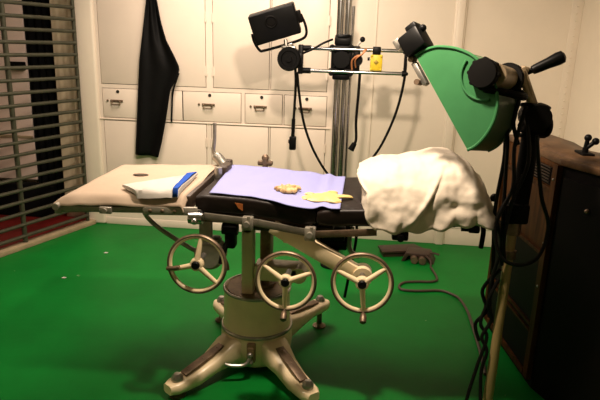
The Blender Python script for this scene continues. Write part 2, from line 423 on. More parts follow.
# floor lock lever on the front of the pedestal
b = MB(); b.box(-.468, -.428, 2.312, 2.345, .075, .168, .006); b.box(-.462, -.434, 2.30, 2.315, .10, .155, .004)
lk = b.build('lock_bracket', M['brownplate'], tab)
b = MB(); b.tube([(-.448, 2.295, .125), (-.455, 2.285, .095), (-.48, 2.275, .082), (-.53, 2.262, .085), (-.555, 2.258, .092)], .009, 10); b.sphere((-.448, 2.295, .125), .013); b.sphere((-.452, 2.30, .085), .018); b.build('lock_lever', M['steel'], lk)
# column posts and cross block
b = MB(); b.box(-.512, -.458, 2.40, 2.47, .366, .70, .01); b.cyl((-.485, 2.40, .70), (-.485, 2.47, .70), .027, seg=24); b.build('column', M['enamel'], tab)
b = MB(); b.box(-.445, -.395, 2.50, 2.60, .39, .76, .008); b.build('lift_post', M['brownplate'], tab)
b = MB(); b.box(-.458, -.250, 2.41, 2.52, .440, .515, .012); b.cyl((-.25, 2.41, .478), (-.25, 2.52, .478), .037, seg=24); b.build('cross_block', M['enamel'], tab)
b = MB(); b.box(-.45, -.10, 2.36, 2.66, .70, .735, .006); b.box(-.30, -.02, 2.55, 2.62, .57, .70, .008); b.build('tilt_frame', M['pedal'], tab)
b = MB(); b.cyl((-.16, 2.45, .64), (-.04, 2.45, .64), .035, seg=20); b.box(-.15, -.05, 2.40, 2.50, .66, .71, .008); b.cyl((-.10, 2.38, .60), (-.10, 2.52, .60), .028, seg=18); b.build('tilt_gear', M['black'], tab)
b = MB(); b.tube([(-.02, 2.5, .70), (-.035, 2.5, .64), (-.02, 2.5, .58), (.02, 2.5, .56)], .012, 10); b.build('hook_arm', M['steel'], tab)
b = MB(); b.tube([(-.005, 2.62, .74), (.0, 2.62, .60), (-.02, 2.62, .45), (-.04, 2.61, .30)], .007, 8); b.build('release_rod', M['black'], tab)
# pads
ZT = [(-.66, .890), (-.43, .886), (-.30, .872), (-.165, .855), (0, .868), (.58, .895)]
def zt(x): return interp(ZT, x)
def pad(name, x0, x1, y0, y1, th, m, n=14):
    secs = []
    for k in range(n + 1):
        x = lerp(x0, x1, k / n); e = min(k, n - k); ins = .010 if e == 0 else 0
        z1 = zt(x) - ins; z0 = z1 - th + 2 * ins; r = .014; pts = []
        for cy, cz, a0 in ((y0 + ins + r, z0 + r, PI), (y1 - ins - r, z0 + r, 1.5 * PI), (y1 - ins - r, z1 - r, 0), (y0 + ins + r, z1 - r, .5 * PI)):
            for q in range(4):
                a = a0 + q * PI / 6; pts.append(V((x, cy + r * math.cos(a), cz + r * math.sin(a))))
        secs.append(pts)
    b = MB(); b.loft(secs); return b.build(name, m, tab, smooth=50)
seat = pad('seat_pad', -.662, -.168, 2.20, 2.80, .072, M['leather'])
back = pad('back_pad', -.162, .515, 2.20, 2.80, .068, M['leather'])
b = MB()
for (x, y) in ((-.485, 2.196),): b.prism([(x - .010, y + .001, .868), (x + .022, y + .001, .864), (x + .022, y + .001, .836), (x + .004, y + .001, .846)], (0, .006, 0))
b.build('torn_patch', M['orange'], seat)
# side rails (front and back), one per section
for y, tagm in ((2.195, 'steel'), (2.805, 'steel')):
    b = MB(); b.bar((-.68, y, .808), (-.40, y, .790), .012, .030, bevel=.002); b.bar((-.40, y, .790), (-.17, y, .758), .012, .030, bevel=.002); b.build('seat_rail', M['dimrail'], tab)
    b = MB(); b.bar((-.17, y, .756), (.08, y, .782), .012, .028, bevel=.002); b.build('back_rail', M['rust'], tab)
b = MB(); b.box(-.66, -.18, 2.21, 2.79, .775, .815, .004); b.build('seat_frame', M['pedal'], tab)
b = MB(); b.prism([(-.16, 2.30, .760), (.40, 2.30, .789), (.40, 2.30, .820), (-.16, 2.30, .785)], (0, .42, 0)); b.build('back_frame', M['pedal'], tab)
def clamp(x, z, y=2.195):
    b = MB(); b.box(x - .022, x + .022, y - .022, y + .012, z - .030, z + .026, .005); b.cyl((x, y - .04, z), (x, y - .018, z), .012, seg=14); b.cyl((x + .006, y - .018, z + .03), (x + .006, y - .018, z + .008), .007, seg=10); b.build('rail_clamp', M['rail'], tab)
clamp(-.440, .790); clamp(-.185, .762)
clamp(-.655, .806, 2.185)
b = MB(); b.box(-.545, -.50, 2.215, 2.27, .66, .775, .01); b.cyl((-.555, 2.23, .745), (-.49, 2.23, .745), .024, seg=18); b.tube([(-.525, 2.22, .70), (-.545, 2.21, .655), (-.555, 2.2, .60)], .012, 10); b.build('hinge_clamp', M['black'], tab)
# hinge plate and gearbox near the left handwheel
b = MB(); b.box(-.655, -.600, 2.225, 2.245, .63, .81, .004); b.build('hinge_plate', M['rail'], tab)
b = MB(); b.lathe([(0, -.05), (.055, -.05), (.064, -.04), (.064, .03), (.05, .045), (0, .045)], (-.615, 2.26, .620), (0, -1, 0), 28); b.box(-.66, -.575, 2.24, 2.31, .595, .69, .012); gb = b.build('gearbox', M['rail'], tab)
b = MB(); b.tube([(-.885, 2.22, .795), (-.875, 2.25, .755), (-.82, 2.26, .705), (-.70, 2.26, .635), (-.64, 2.26, .615)], .010, 10); b.build('strut', M['rail'], tab)
b = MB(); b.tube([(-.56, 2.26, .600), (-.545, 2.25, .575), (-.54, 2.24, .555)], .012, 10); b.build('gear_lever', M['rust'], gb)
# diagonal arm carrying the right handwheel
b = MB(); p0 = V((-.345, 2.235, .775)); p1 = V((.034, 2.215, .580))
b.bar(p0, p1, .050, .066, bevel=.006); b.cyl((.034, 2.180, .590), (.034, 2.245, .590), .040, seg=24); b.build('wheel_arm', M['enamel'], tab)
b = MB(); b.box(-.30, -.24, 2.22, 2.45, .70, .745, .006); b.build('arm_bracket', M['enamel'], tab)
# leg section
zl = lambda x: lerp(.815, .840, (x + 1.22) / .56)
def lsec(x0, x1, y0, y1, zb0, zb1, th): return [(x0, y0, zb0), (x1, y0, zb1), (x1, y0, zb1 + th), (x0, y0, zb0 + th)]
b = MB(); b.prism([(-1.165, 2.175, .832), (-.680, 2.200, .840), (-.680, 2.200, .885), (-1.165, 2.175, .868)], (-.012, .56, 0), .006)
legpad = b.build('leg_pad', M['legleather'], tab)
b = MB(); b.bar((-1.205, 2.128, .822), (-.84, 2.150, .830), .012, .024, bevel=.002); b.bar((-.86, 2.144, .829), (-.640, 2.160, .834), .016, .034, bevel=.003)
rl = b.build('leg_rail', M['rail'], tab)
for t in (.05, .30, .55):
    b = MB(); b.sphere((lerp(-.84, -.640, t), lerp(2.146, 2.160, t) - .008, lerp(.830, .834, t)), .0085, 12, (1, .6, 1)); b.build('bolt', M['rust'], rl)
b = MB(); b.box(-1.035, -.985, 2.118, 2.134, .812, .840, .003); b.cyl((-1.01, 2.120, .826), (-1.01, 2.110, .826), .010, seg=14); b.build('rail_lug', M['rail'], rl)
b = MB(); b.bar((-1.22, 2.73, .820), (-.70, 2.81, .836), .012, .030, bevel=.002); b.build('leg_rail', M['rail'], tab)
b = MB(); b.prism([(-1.20, 2.135, .803), (-.68, 2.17, .822), (-.68, 2.17, .842), (-1.20, 2.135, .820)], (-.02, .60, 0), .004); b.cyl((-.66, 2.17, .815), (-.66, 2.80, .815), .014, seg=14); b.build('leg_frame', M['pedal'], tab)
b = MB(); b.cyl((-1.21, 2.10, .835), (-1.21, 2.17, .835), .014, seg=16); b.box(-1.225, -1.195, 2.118, 2.14, .80, .84, .004); b.build('end_bracket', M['rail'], tab)
b = MB(); b.cyl((-.668, 2.135, .812), (-.612, 2.135, .812), .022, seg=18); b.box(-.665, -.615, 2.13, 2.18, .79, .835, .006); b.sphere((-.64, 2.115, .805), .014); b.build('leg_hinge', M['chrome'], tab)
# lock parts on the far side at the leg joint, upright rod
b = MB(); b.box(-.705, -.640, 2.74, 2.80, .86, .925, .008); b.build('joint_block', M['legleather'], tab)
b = MB(); b.box(-.672, -.625, 2.60, 2.72, .865, .925, .01); b.build('joint_block', M['legleather'], tab)
b = MB(); b.tube([(-.728, 2.78, 1.105), (-.730, 2.78, 1.02), (-.735, 2.78, .965), (-.722, 2.78, .935), (-.695, 2.77, .912)], .009, 10); post = b.build('leg_holder_rod', M['steel'], tab)
b = MB(); b.tube([(-.722, 2.775, .94), (-.70, 2.765, .925), (-.675, 2.75, .90)], .026, 14); b.build('rod_socket', M['steel'], post)
b = MB(); b.cyl((-.655, 2.56, .87), (-.655, 2.56, .93), .018, seg=14); b.build('joint_pin', M['steel'], tab)
b = MB(); b.box(-.492, -.468, 2.81, 2.85, .80, .935, .005); b.box(-.518, -.442, 2.812, 2.848, .893, .918, .008); b.sphere((-.480, 2.83, .932), .019); b.build('cross_knob', M['rust'], tab)
# handwheels
def wheel(cx, cy, cz, angs, kang, kr, kdown):
    c = V((cx, cy, cz)); ax = V((0, -1, .10)).normalized(); u = V((1, 0, 0)); v = u.cross(ax) * -1
    if v.z < 0: v = -v
    w = MB(); w.torus(c, ax, .1125, .0095, 56, 12, 1.0); W = w.build('handwheel', M['enamel'], tab)
    w = MB(); w.torus(c + ax * .0005, ax, .1165, .0075, 56, 10, 1.35); w.build('rim_band', M['rust'], W)
    for a in angs:
        d = u * math.cos(math.radians(a)) + v * math.sin(math.radians(a))
        w = MB(); w.tube([c + d * .012 + ax * .010, c + d * .06 + ax * .006, c + d * .112], .0125, 12, 4, .0085); w.build('spoke', M['enamel'], W)
    w = MB(); w.lathe([(0, -.02), (.026, -.02), (.028, .0), (.026, .016), (.021, .020), (0, .020)], c, ax, 28); H = w.build('hub', M['enamel'], W)
    w = MB(); w.lathe([(.017, .016), (.017, .026), (.012, .031), (0, .031)], c, ax, 24); w.build('hub_cap', M['black'], H)
    d = u * math.cos(math.radians(kang)) + v * math.sin(math.radians(kang))
    k0 = c + d * .112
    w = MB()
    if kdown:
        w.lathe([(.006, 0), (.006, .012), (.012, .02), (.014, .035), (.013, .052), (.006, .058), (0, .059)], k0, (ax * .75 + V((0, 0, -.65))).normalized(), 16)
    else:
        w.tube([k0 + V((-.008, -.014, -.002)), k0 + V((.02, -.022, .004)), k0 + V((.045, -.022, .010))], .009, 10)
    w.build('crank_knob', M['rust'], W)
    w = MB(); w.cyl(c, c - V((0, -1, 0)).normalized() * .10, .012, seg=14); w.build('shaft', M['steel'], W)
wheel(-.628, 2.10, .632, (82, 196, 318), 190, .1, False)
wheel(-.268, 2.10, .586, (147, 22, 270), 270, .1, True)
wheel(.033, 2.10, .601, (156, 36, 276), 276, .1, True)
# head-end fittings showing under the white sheet
b = MB(); b.box(.14, .205, 2.18, 2.22, .755, .795, .008); b.cyl((.172, 2.15, .775), (.172, 2.19, .775), .014, seg=14); b.build('rail_clamp', M['black'], tab)
b = MB(); b.box(.435, .480, 2.20, 2.26, .798, .830, .008); b.cyl((.41, 2.22, .812), (.44, 2.22, .812), .012, seg=14); b.build('rail_clamp', M['black'], tab)
b = MB(); b.tube([(.50, 2.26, .815), (.503, 2.25, .79), (.500, 2.25, .725)], .010, 10); b.build('release_handle', M['black'], tab)
b = MB(); b.cyl((.50, 2.45, .855), (.575, 2.45, .880), .009, seg=12); b.sphere((.576, 2.45, .886), .018, 14); b.build('end_knob', M['black'], tab)
b = MB(); b.prism([(.02, 2.35, .88), (.50, 2.35, .895), (.46, 2.35, .975), (.36, 2.35, 1.03), (.22, 2.35, 1.01), (.06, 2.35, .97)], (0, .35, 0), .02); b.build('head_cushion', M['legleather'], tab)

# ------------------------------------------------------------------ cloths on the table
# cream sheet over the leg section
b = MB()
FL, FR, BR, BL = V((-1.172, 2.158)), V((-.705, 2.190)), V((-.722, 2.785)), V((-1.188, 2.745))
def legsheet(u, v):
    # u along x, v front to back, with hems falling over the pad edges
    e = .10
    uu = min(max((u - e) / (1 - 2 * e), 0), 1); vv = min(max((v - e) / (1 - 2 * e), 0), 1)
    p = FL.lerp(FR, uu).lerp(BL.lerp(BR, uu), vv)
    z = lerp(.876, .892, uu) + .003 * nz(uu * 4, vv * 5, 1) + .004 * math.sin(uu * 3.14) * math.sin(vv * 3.14)
    fv = max(0, (e - v) / e); bv = max(0, (v - 1 + e) / e); fu = max(0, (e - u) / e); bu = max(0, (u - 1 + e) / e)
    hem = .040 + .004 * math.sin(uu * 9 + 1) + .010 * math.exp(-((uu - .12) / .08) ** 2) * -1
    edge = max(fv, bv, fu)
    dz = -hem * edge ** 1.3 - .030 * bu ** 1.5 * max(0, 1 - vv * 1.6)
    dy = -.042 * fv ** .8 + .020 * bv - .010 * math.sin(uu * 14) * fv * .6
    dx = -.062 * fu ** .8 + .012 * bu
    return V((p.x + dx, p.y + dy, z + dz))
b.grid(legsheet, 48, 48)
tag(b.build('draw_sheet', M['sheetleg'], None, smooth=60, solid=.004, loc=(-.95, 2.45, .85)), 'flat cream sheet covering the leg end of the operating table at the left', 'sheet')
b = MB()
n = 20
b.prism([(-1.005 + .034 * math.cos(2 * PI * k / n) * (1 + .15 * math.sin(3 * k)), 2.50 + .022 * math.sin(2 * PI * k / n), .8865) for k in range(n)], (0, 0, .004))
tag(b.build('cloth_scrap', M['stain'], None, loc=(-1.005, 2.50, .887)), 'small brown oval patch lying on the flat cream sheet', 'patch')
# folded white towel with blue stripe
tw = thing('folded_towel', 'folded white towel with a blue stripe on the corner of the cream sheet', 'towel', (-.84, 2.3, .89))
c0, c1, c2, c3 = V((-.985, 2.24)), V((-.880, 2.135)), V((-.715, 2.150)), V((-.735, 2.50))
def twf(u, v, lift=0.0):
    p = c1.lerp(c2, u).lerp(c0.lerp(c3, u), v)
    z = lerp(.880, .896, (p.x + 1.2) / .5) + .010 + lift + .004 * nz(u * 5, v * 5, 3)
    return V((p.x, p.y, z))
b = MB()
secs = [[twf(u, 0, -.022 * (1 - .3 * u)), twf(u, .015, -.004), twf(u, .05, .009 + .003 * math.sin(u * 9)), twf(u, .2, .013 + .004 * math.sin(u * 8)), twf(u, .6, .014 + .003 * math.sin(u * 11)), twf(u, .98, .010), twf(u, 1), twf(u, .6, -.004), twf(u, .2, -.004), twf(u, .06, -.010)] for u in [k / 24 for k in range(25)]]
b.loft(secs); b.build('fabric', M['whitecloth'], tw, smooth=60)
b = MB(); b.grid(lambda u, v: twf(lerp(.86, .985, u), v, .020 if .04 < v < .95 else (.012 if v >= .95 else -.012 + .8 * v)), 6, 24)
b.build('stripe', M['bluestripe'], tw, smooth=60, solid=.003)
# pale blue sheet over the seat
b = MB()
q0, q1, q2, q3 = V((-.608, 2.225)), V((-.640, 2.785)), V((-.070, 2.775)), V((-.070, 2.195))
def bluef(u, v):
    p = q0.lerp(q3, u).lerp(q1.lerp(q2, u), v)
    if v < .3: p.y += (-.030 * math.exp(-((u - .66) / .16) ** 2) + .030 * math.exp(-((u - .86) / .05) ** 2)) * (1 - v / .3)
    z = zt(p.x) + .007 + .004 * abs(nz(u * 5, v * 4, 7)) + .010 * max(0, math.sin((u - .55) * 9)) * (u > .55) * v
    z += .013 * max(0, 1 - abs(u - .86) / .06) * (.3 + .7 * v)
    return V((p.x, p.y, z))
b.grid(bluef, 60, 40)
tag(b.build('absorbent_sheet', M['bluesheet'], None, smooth=60, solid=.003, loc=(-.35, 2.5, .87)), 'pale blue sheet spread over the dark seat pad of the operating table', 'sheet')
# gloves
def glove(name, label, c, m, size, digits, palm, lump, seed):
    """a glove lying on the sheet; digits = (angle, length, half width), palm = outline radii round the centre"""
    g = thing(name, label, 'glove', c)
    c = V(c); b = MB(); n = 40
    rings = []
    for k, (q, hgt) in enumerate(((1.0, 0.0), (1.03, .35), (.92, .75), (.62, 1.0), (.30, 1.05), (.06, 1.0))):
        rg = []
        for i_ in range(n):
            t = 2 * PI * i_ / n; rad = interp(palm, math.degrees(t)) * size * q
            x, y = rad * math.cos(t), rad * math.sin(t)
            z = hgt * (.011 + lump * (.6 + .5 * nz(x * 30, y * 22, seed))) * size + (lump * .5 * nz(x * 70, y * 60, seed + 3) if 0 < k else 0)
            rg.append(c + V((x, y, max(0, z))))
        rings.append(rg)
    b.loft(rings); b.build('palm', m, g, smooth=70)
    for (ang, L, w) in digits:
        t = math.radians(ang); d0 = V((math.cos(t), math.sin(t), 0)); s0 = V((-d0.y, d0.x, 0)); r0 = interp(palm, ang % 360) * size * .72
        secs = []
        for q, wq, hq in ((0, .9, .9), (.25, 1.0, 1.0), (.5, .92, .95), (.75, .95, .85), (.92, .75, .6), (1, .35, .25)):
            o = c + d0 * (r0 + L * size * q) + s0 * (.18 * w * math.sin(q * 3 + ang))
            hh_ = (.007 + lump * .35) * size * hq
            secs.append([o + s0 * (w * size * wq * math.cos(a_)) + V((0, 0, hh_ * (1 + math.sin(a_)))) for a_ in [2 * PI * k / 12 for k in range(12)]])
        b = MB(); b.loft(secs); b.build('finger', m, g, smooth=70)
    return g
PALM = [(0, .058), (45, .075), (90, .085), (135, .075), (180, .060), (225, .078), (270, .090), (315, .072), (360, .058)]
PALM2 = [(0, .050), (40, .075), (75, .105), (110, .062), (150, .075), (200, .100), (240, .085), (275, .062), (310, .105), (340, .070), (360, .050)]
glove('rubber_glove', 'flat cream rubber glove lying at the right on the pale blue sheet', (-.140, 2.345, zt(-.14) + .0125), M['glove'], .95,
      ((12, .085, .018), (70, .035, .022), (160, .045, .018), (205, .040, .024), (306, .030, .024)), PALM2, .002, 3)
glove('crumpled_glove', 'crumpled aged rubber glove lying left of the flat cream glove', (-.300, 2.385, zt(-.30) + .0125), M['glove2'], .62,
      ((190, .060, .016), (215, .045, .016), (250, .035, .018), (300, .035, .018), (20, .040, .018)), PALM, .030, 11)

# white sheet heaped over the head end
TOP = [(.000, .880), (.010, .945), (.030, .990), (.06, 1.016), (.10, 1.030), (.16, 1.036), (.24, 1.054), (.32, 1.076), (.38, 1.074), (.44, 1.045), (.49, .990), (.525, .920), (.545, .872), (.556, .838)]
HEM = [(.000, .876), (.015, .860), (.035, .828), (.07, .798), (.17, .790), (.28, .808), (.36, .826), (.43, .832), (.50, .826), (.562, .826)]
FRONT = [(.000, 2.26), (.03, 2.185), (.10, 2.170), (.30, 2.165), (.48, 2.185), (.54, 2.20), (.562, 2.24)]
BACK = [(.000, 2.72), (.03, 2.80), (.10, 2.83), (.40, 2.83), (.50, 2.83), (.562, 2.80)]
def heap(u, v):
    x = lerp(.000, .562, u)
    zt_ = sinterp(TOP, x); zh = interp(HEM, x); yf = interp(FRONT, x); yb = interp(BACK, x)
    a = lerp(-.06, 1.06, v)
    # superelliptic arch from front hem (v=0) to back hem (v=1)
    if v < .42:
        t = v / .42; ang = min(1, max(0, t)) * PI / 2
        ex = .72
        y = lerp(yf, 2.42, (1 - math.cos(ang)) ** 1.25); z = zh + (zt_ - zh) * math.sin(ang) ** .85
    elif v < .62:
        t = (v - .42) / .2; y = lerp(2.42, 2.58, t); z = zt_ - .012 * math.sin(t * PI / 2)
    else:
        t = (v - .62) / .38; ang = min(1, max(0, t)) * PI / 2
        y = lerp(2.58, yb, math.sin(ang) ** .9); z = (zt_ - .012) - (zt_ - .012 - max(.80, zh - .02)) * (1 - math.cos(ang)) ** .9
    p = V((x, y, z))
    if v < .5:
        s = 1 - v / .5
        h = min(1, max(0, (z - zh) / max(.02, zt_ - zh)))
        # draped fold from the crest of the heap down to the front hem
        fx = lerp(.150, .335, h ** .6); dd = (x - fx)
        amp = max(0, 1 - abs(h - .42) / .52)
        p.y -= amp * (.016 * math.exp(-(dd / .016) ** 2) * (1 if dd < 0 else math.exp(-(dd / .009) ** 2)) - .012 * math.exp(-((dd - .012) / .010) ** 2))
        # hollow at the right
        p.y += .016 * math.exp(-((x - .405) / .050) ** 2 - ((z - .905) / .024) ** 2)
        p.y -= .004 * math.exp(-((x - .415) / .060) ** 2 - ((z - .925) / .02) ** 2)
        # scalloped hem
        low = max(0, 1 - h / .36)
        sc = abs(math.sin(x * 34 + 1.8 * nz(x * 9, 0, 5)))
        p.y -= low * .015 * (sc - .5); p.z += low * .006 * math.sin(x * 68 + 1)
        # slanting pull folds
        p.y -= .006 * math.sin((x * 34 - z * 28) + 2.5 * nz(x * 5, z * 5, 4)) * s * (.3 + .7 * (1 - h))
    if u < .16: p.x += (1 - u / .16) * interp([(.83, .006), (.88, .014), (.93, .010), (.955, -.022), (.978, -.048), (1.01, -.012), (1.03, .0)], p.z)
    p += V((0, -.6, .4)) * (.014 * nz(x * 8, p.y * 5, p.z * 8) + .012 * nz(x * 17, p.y * 10, p.z * 17 + 4) + .006 * nz(x * 38, p.y * 20, p.z * 38))
    return p
b = MB(); b.grid(heap, 140, 130)
# right end cap: the cloth falls round the end
tag(b.build('white_sheet', M['sheet'], None, smooth=70, solid=.004, loc=(.26, 2.5, .85)), 'heaped white sheet draped over the head end of the operating table under the green lamp', 'sheet')

# ------------------------------------------------------------------ x-ray arm on its chrome column
XY = 3.78
xr = thing('column_stand', 'tall chrome column with a black lamp head on a double-rail cross arm behind the table', 'stand', (-.16, XY, 0))
b = MB(); b.lathe([(0, 0), (.085, 0), (.085, .012), (.065, .03), (.055, .05), (0, .05)], (-.155, XY, 0), seg=32); b.build('base_plate', M['blackmatte'], xr)
for x, y, r, z1 in ((-.178, XY, .022, 2.45), (-.128, XY, .020, 2.45), (-.098, XY + .03, .010, 1.73)):
    b = MB(); b.cyl((x, y, .03), (x, y, z1), r, seg=24); b.build('column', M['chrome'], xr)
b = MB()
b.box(-.222, -.088, XY - .075, XY + .05, 1.34, 1.48, .012); b.box(-.235, -.075, XY - .085, XY - .03, 1.45, 1.49, .008); b.box(-.235, -.075, XY - .085, XY - .03, 1.315, 1.35, .008)
b.box(-.205, -.10, XY - .06, XY + .04, 1.49, 1.545, .012); b.cyl((-.155, XY - .11, 1.405), (-.155, XY - .07, 1.405), .052, seg=24)
for x in (-.215, -.095):
    for z in (1.32, 1.48): b.cyl((x, XY - .10, z), (x, XY - .06, z), .016, seg=12)
for x, z in ((-.195, 1.36), (-.115, 1.36), (-.195, 1.455), (-.115, 1.455)): b.sphere((x, XY - .08, z), .010, 8)
b.box(-.21, -.10, XY - .07, XY + .04, 1.28, 1.32, .01)
b.torus((-.15, XY - .02, 1.545), (0, 0, 1), .042, .013, 28, 8)
carr = b.build('carriage', M['black'], xr)
b = MB(); b.lathe([(0, -.01), (.036, -.01), (.04, .0), (.036, .02), (0, .02)], (-.062, XY - .08, 1.405), (0, -1, 0), 20); b.box(-.085, -.04, XY - .09, XY - .06, 1.33, 1.49, .01); b.build('clutch', M['black'], carr)
b = MB(); b.cyl((-.06, XY - .09, 1.49), (-.033, XY - .09, 1.525), .005, seg=8); b.build('lever', M['steel'], carr)
b = MB(); b.sphere((-.031, XY - .09, 1.530), .017, 14); b.build('knob', M['black'], carr)
for z in (1.468, 1.332):
    b = MB(); b.cyl((-.405, XY - .09, z), (.235, XY - .09, z), .0115, seg=18); b.build('arm_rail', M['chrome'], xr)
b = MB(); b.cyl((.238, XY - .09, 1.32), (.238, XY - .09, 1.49), .009, seg=12)
for z in (1.468, 1.332): b.cyl((.222, XY - .09, z), (.25, XY - .09, z), .018, seg=14); b.sphere((.25, XY - .09, z), .012, 10)
b.build('end_link', M['black'], xr)
b = MB(); b.box(-.425, -.395, XY - .115, XY - .065, 1.31, 1.49, .006)
for z in (1.468, 1.332): b.cyl((-.41, XY - .09, z), (-.345, XY - .09, z), .018, seg=16)
b.build('arm_bracket', M['black'], xr)
b = MB(); b.lathe([(0, -.05), (.068, -.05), (.074, -.04), (.074, .035), (.066, .045), (.05, .045), (.046, .036), (.02, .036), (.018, .05), (0, .05)], (-.478, XY - .10, 1.400), (0, -1, 0), 36); b.box(-.44, -.395, XY - .13, XY - .06, 1.36, 1.44, .008); b.build('pivot_drum', M['black'], xr)
# lamp head: black box tilted in the picture plane, held in a round yoke
lc = V((-.572, XY - .12, 1.608)); th = math.radians(17)
ex = V((math.cos(th), 0, math.sin(th))); ez = V((-math.sin(th), 0, math.cos(th))); ey = V((0, 1, 0))
nrm = V((.10, -.97, -.20)).normalized(); ez = (ez - nrm * ez.dot(nrm)).normalized(); ex = (ex - nrm * ex.dot(nrm)).normalized()
b = MB(); b.obox(lc, (.290, .182, .10), (ex, ez, nrm), .010, 3); head = b.build('lamp_head', M['black'], xr)
b = MB(); b.obox(lc - nrm * .06, (.24, .13, .05), (ex, ez, nrm), .012, 3); b.obox(lc + ex * .155, (.03, .07, .06), (ex, ez, nrm), .006); b.build('rear_housing', M['blackmatte'], head)
b = MB(); b.torus(lc + nrm * .052 + ez * .025 - ex * .015, nrm, .033, .006, 32, 8); b.cyl(lc + nrm * .048 + ez * .025 - ex * .015, lc + nrm * .056 + ez * .025 - ex * .015, .022, seg=24); b.build('lens', M['blackmatte'], head)
b = MB()
yk = [lc - ex * .155 - ez * .02, lc - ex * .157 - ez * .07, lc - ex * .140 - ez * .128, lc - ex * .11 - ez * .138, lc + ex * .02 - ez * .140, lc + ex * .13 - ez * .136, lc + ex * .168 - ez * .115, lc + ex * .178 - ez * .06, lc + ex * .168 + ez * .01]
b.tube(yk, .0085, 10, 5); b.build('yoke', M['black'], xr)
b = MB(); c = lc - ez * .140 + ex * .035; b.cyl(c + ez * .03, V((-.50, XY - .10, 1.465)), .012, seg=12); b.obox(c - ez * .012, (.075, .03, .03), (ex, ez, nrm), .006); b.box(-.525, -.44, XY - .12, XY - .08, 1.455, 1.478, .006)
b.build('yoke_clamp', M['steel'], xr)
b = MB(); b.tube([(-.40, XY - .10, 1.435), (-.33, XY - .13, 1.465), (-.27, XY - .14, 1.50), (-.215, XY - .10, 1.525)], .007, 8); b.build('link_cable', M['cable'], xr)
# yellow box on the rails
b = MB(); b.box(.024, .098, XY - .115, XY - .06, 1.345, 1.442, .006)
for sx in (.032, .090):
    for sz in (1.353, 1.434): b.sphere((sx, XY - .113, sz), .009, 10)
yb = b.build('yellow_box', M['yellow'], xr)
b = MB(); b.box(.035, .085, XY - .112, XY - .07, 1.436, 1.490, .006); b.cyl((.006, XY - .09, 1.415), (.02, XY - .09, 1.415), .010, seg=10); b.build('box_clamp', M['black'], yb)
b = MB(); b.sphere((.06, XY - .116, 1.396), .012, 12, (1, .3, 1)); b.box(.044, .076, XY - .1165, XY - .114, 1.394, 1.398); b.box(.058, .062, XY - .1165, XY - .114, 1.380, 1.412); b.build('mark', M['darkyellow'], yb)
b = MB()
b.tube([(-.085, XY - .115, 1.345), (-.088, XY - .12, 1.40), (-.06, XY - .125, 1.43), (-.03, XY - .125, 1.44), (-.012, XY - .12, 1.475)], .0055, 8)
b.tube([(-.063, XY - .115, 1.36), (-.066, XY - .13, 1.41), (-.02, XY - .13, 1.45), (.0, XY - .12, 1.475)], .0045, 8); b.build('copper_wire', M['copper'], xr)
# hanging cables
def cab_(pts, r, m=M['cable']): c = MB(); c.tube(pts, r, 8, 6); return c
c1_ = cab_([(-.445, XY - .09, 1.38), (-.440, XY - .07, 1.25), (-.447, XY - .05, 1.08), (-.452, XY - .05, .95)], .0085).build('hanging_cable', M['cable'], xr)
b = MB(); b.cyl((-.450, XY - .05, 1.02), (-.452, XY - .05, .90), .012, seg=12); b.box(-.474, -.430, XY - .07, XY - .03, .815, .905, .008); b.cyl((-.480, XY - .05, .87), (-.465, XY - .05, .87), .013, seg=10); b.build('plug', M['black'], c1_)
cab_([(-.430, XY - .09, 1.32), (-.418, XY - .06, 1.19), (-.39, XY, 1.00), (-.34, XY + .05, .84), (-.27, XY + .09, .70), (-.20, XY + .12, .60), (-.15, XY + .2, .52), (-.12, XY + .35, .30), (-.10, XY + .40, .012)], .0085).build('hanging_cable', M['cable'], xr)
c3_ = cab_([(-.036, XY - .08, 1.33), (-.038, XY - .08, 1.20), (-.044, XY - .06, 1.03), (-.038, XY - .06, .93), (-.040, XY - .06, .89), (-.055, XY - .06, .858)], .009).build('hanging_cable', M['cable'], xr)
b = MB(); b.cyl((-.045, XY - .06, .880), (-.068, XY - .06, .835), .016, .022, seg=12); b.build('plug', M['black'], c3_)
cab_([(.235, XY - .08, 1.50), (.245, XY - .06, 1.36), (.235, XY - .03, 1.22), (.20, XY, 1.05), (.13, XY + .03, .86), (.05, XY + .06, .72), (.0, XY + .1, .60), (-.03, XY + .2, .35), (-.05, XY + .30, .012)], .0085).build('hanging_cable', M['cable'], xr)

# ------------------------------------------------------------------ green half-round lamp on its floor stand
gl = thing('therapy_lamp', 'green half-round lamp hood on a black and ochre floor stand before the console', 'lamp', (.60, 2.235, 0))
a = math.radians(32); hn0 = V((-math.sin(a), -math.cos(a), 0)); hh = V((math.cos(a), -math.sin(a), 0)); ti = math.radians(8)
hn = hn0 * math.cos(ti) + V((0, 0, math.sin(ti))); hz = V((0, 0, math.cos(ti))) - hn0 * math.sin(ti)
HO = V((.281, 2.15, 1.304))
def hp(h, z, d=0): return HO + hh * h + hz * z - hn * d
OUT = [(-0.135, 0.166), (-0.113, 0.179), (-0.087, 0.191), (-0.06, 0.199), (-0.033, 0.201), (0.021, 0.197), (0.076, 0.18), (0.108, 0.161), (0.137, 0.138), (0.158, 0.115), (0.177, 0.09), (0.192, 0.063), (0.201, 0.037), (0.206, 0.011), (0.206, -0.02), (0.201, -0.051), (0.189, -0.084), (0.175, -0.11), (0.158, -0.133), (0.142, -0.147), (0.125, -0.158)]
TH = .205
b = MB(); b.prism([hp(h, z) for h, z in OUT], -hn * .012); hood = b.build('hood', M['green'], gl)
b = MB(); P = [hp(h * .985 - .001, z * .985 - .001, .010) for h, z in OUT]; b.prism(P, -hn * (TH - .01)); b.build('hood_drum', M['greenside'], hood, smooth=40)
b = MB(); b.tube([hp(h * .985, z * .985, -.001) for h, z in OUT], .006, 8, 2); b.build('hood_rim', M['green'], hood)
b = MB(); b.tube([hp(h * .985, z * .985, TH) for h, z in OUT], .006, 8, 2); b.build('hood_rim', M['greenside'], hood)
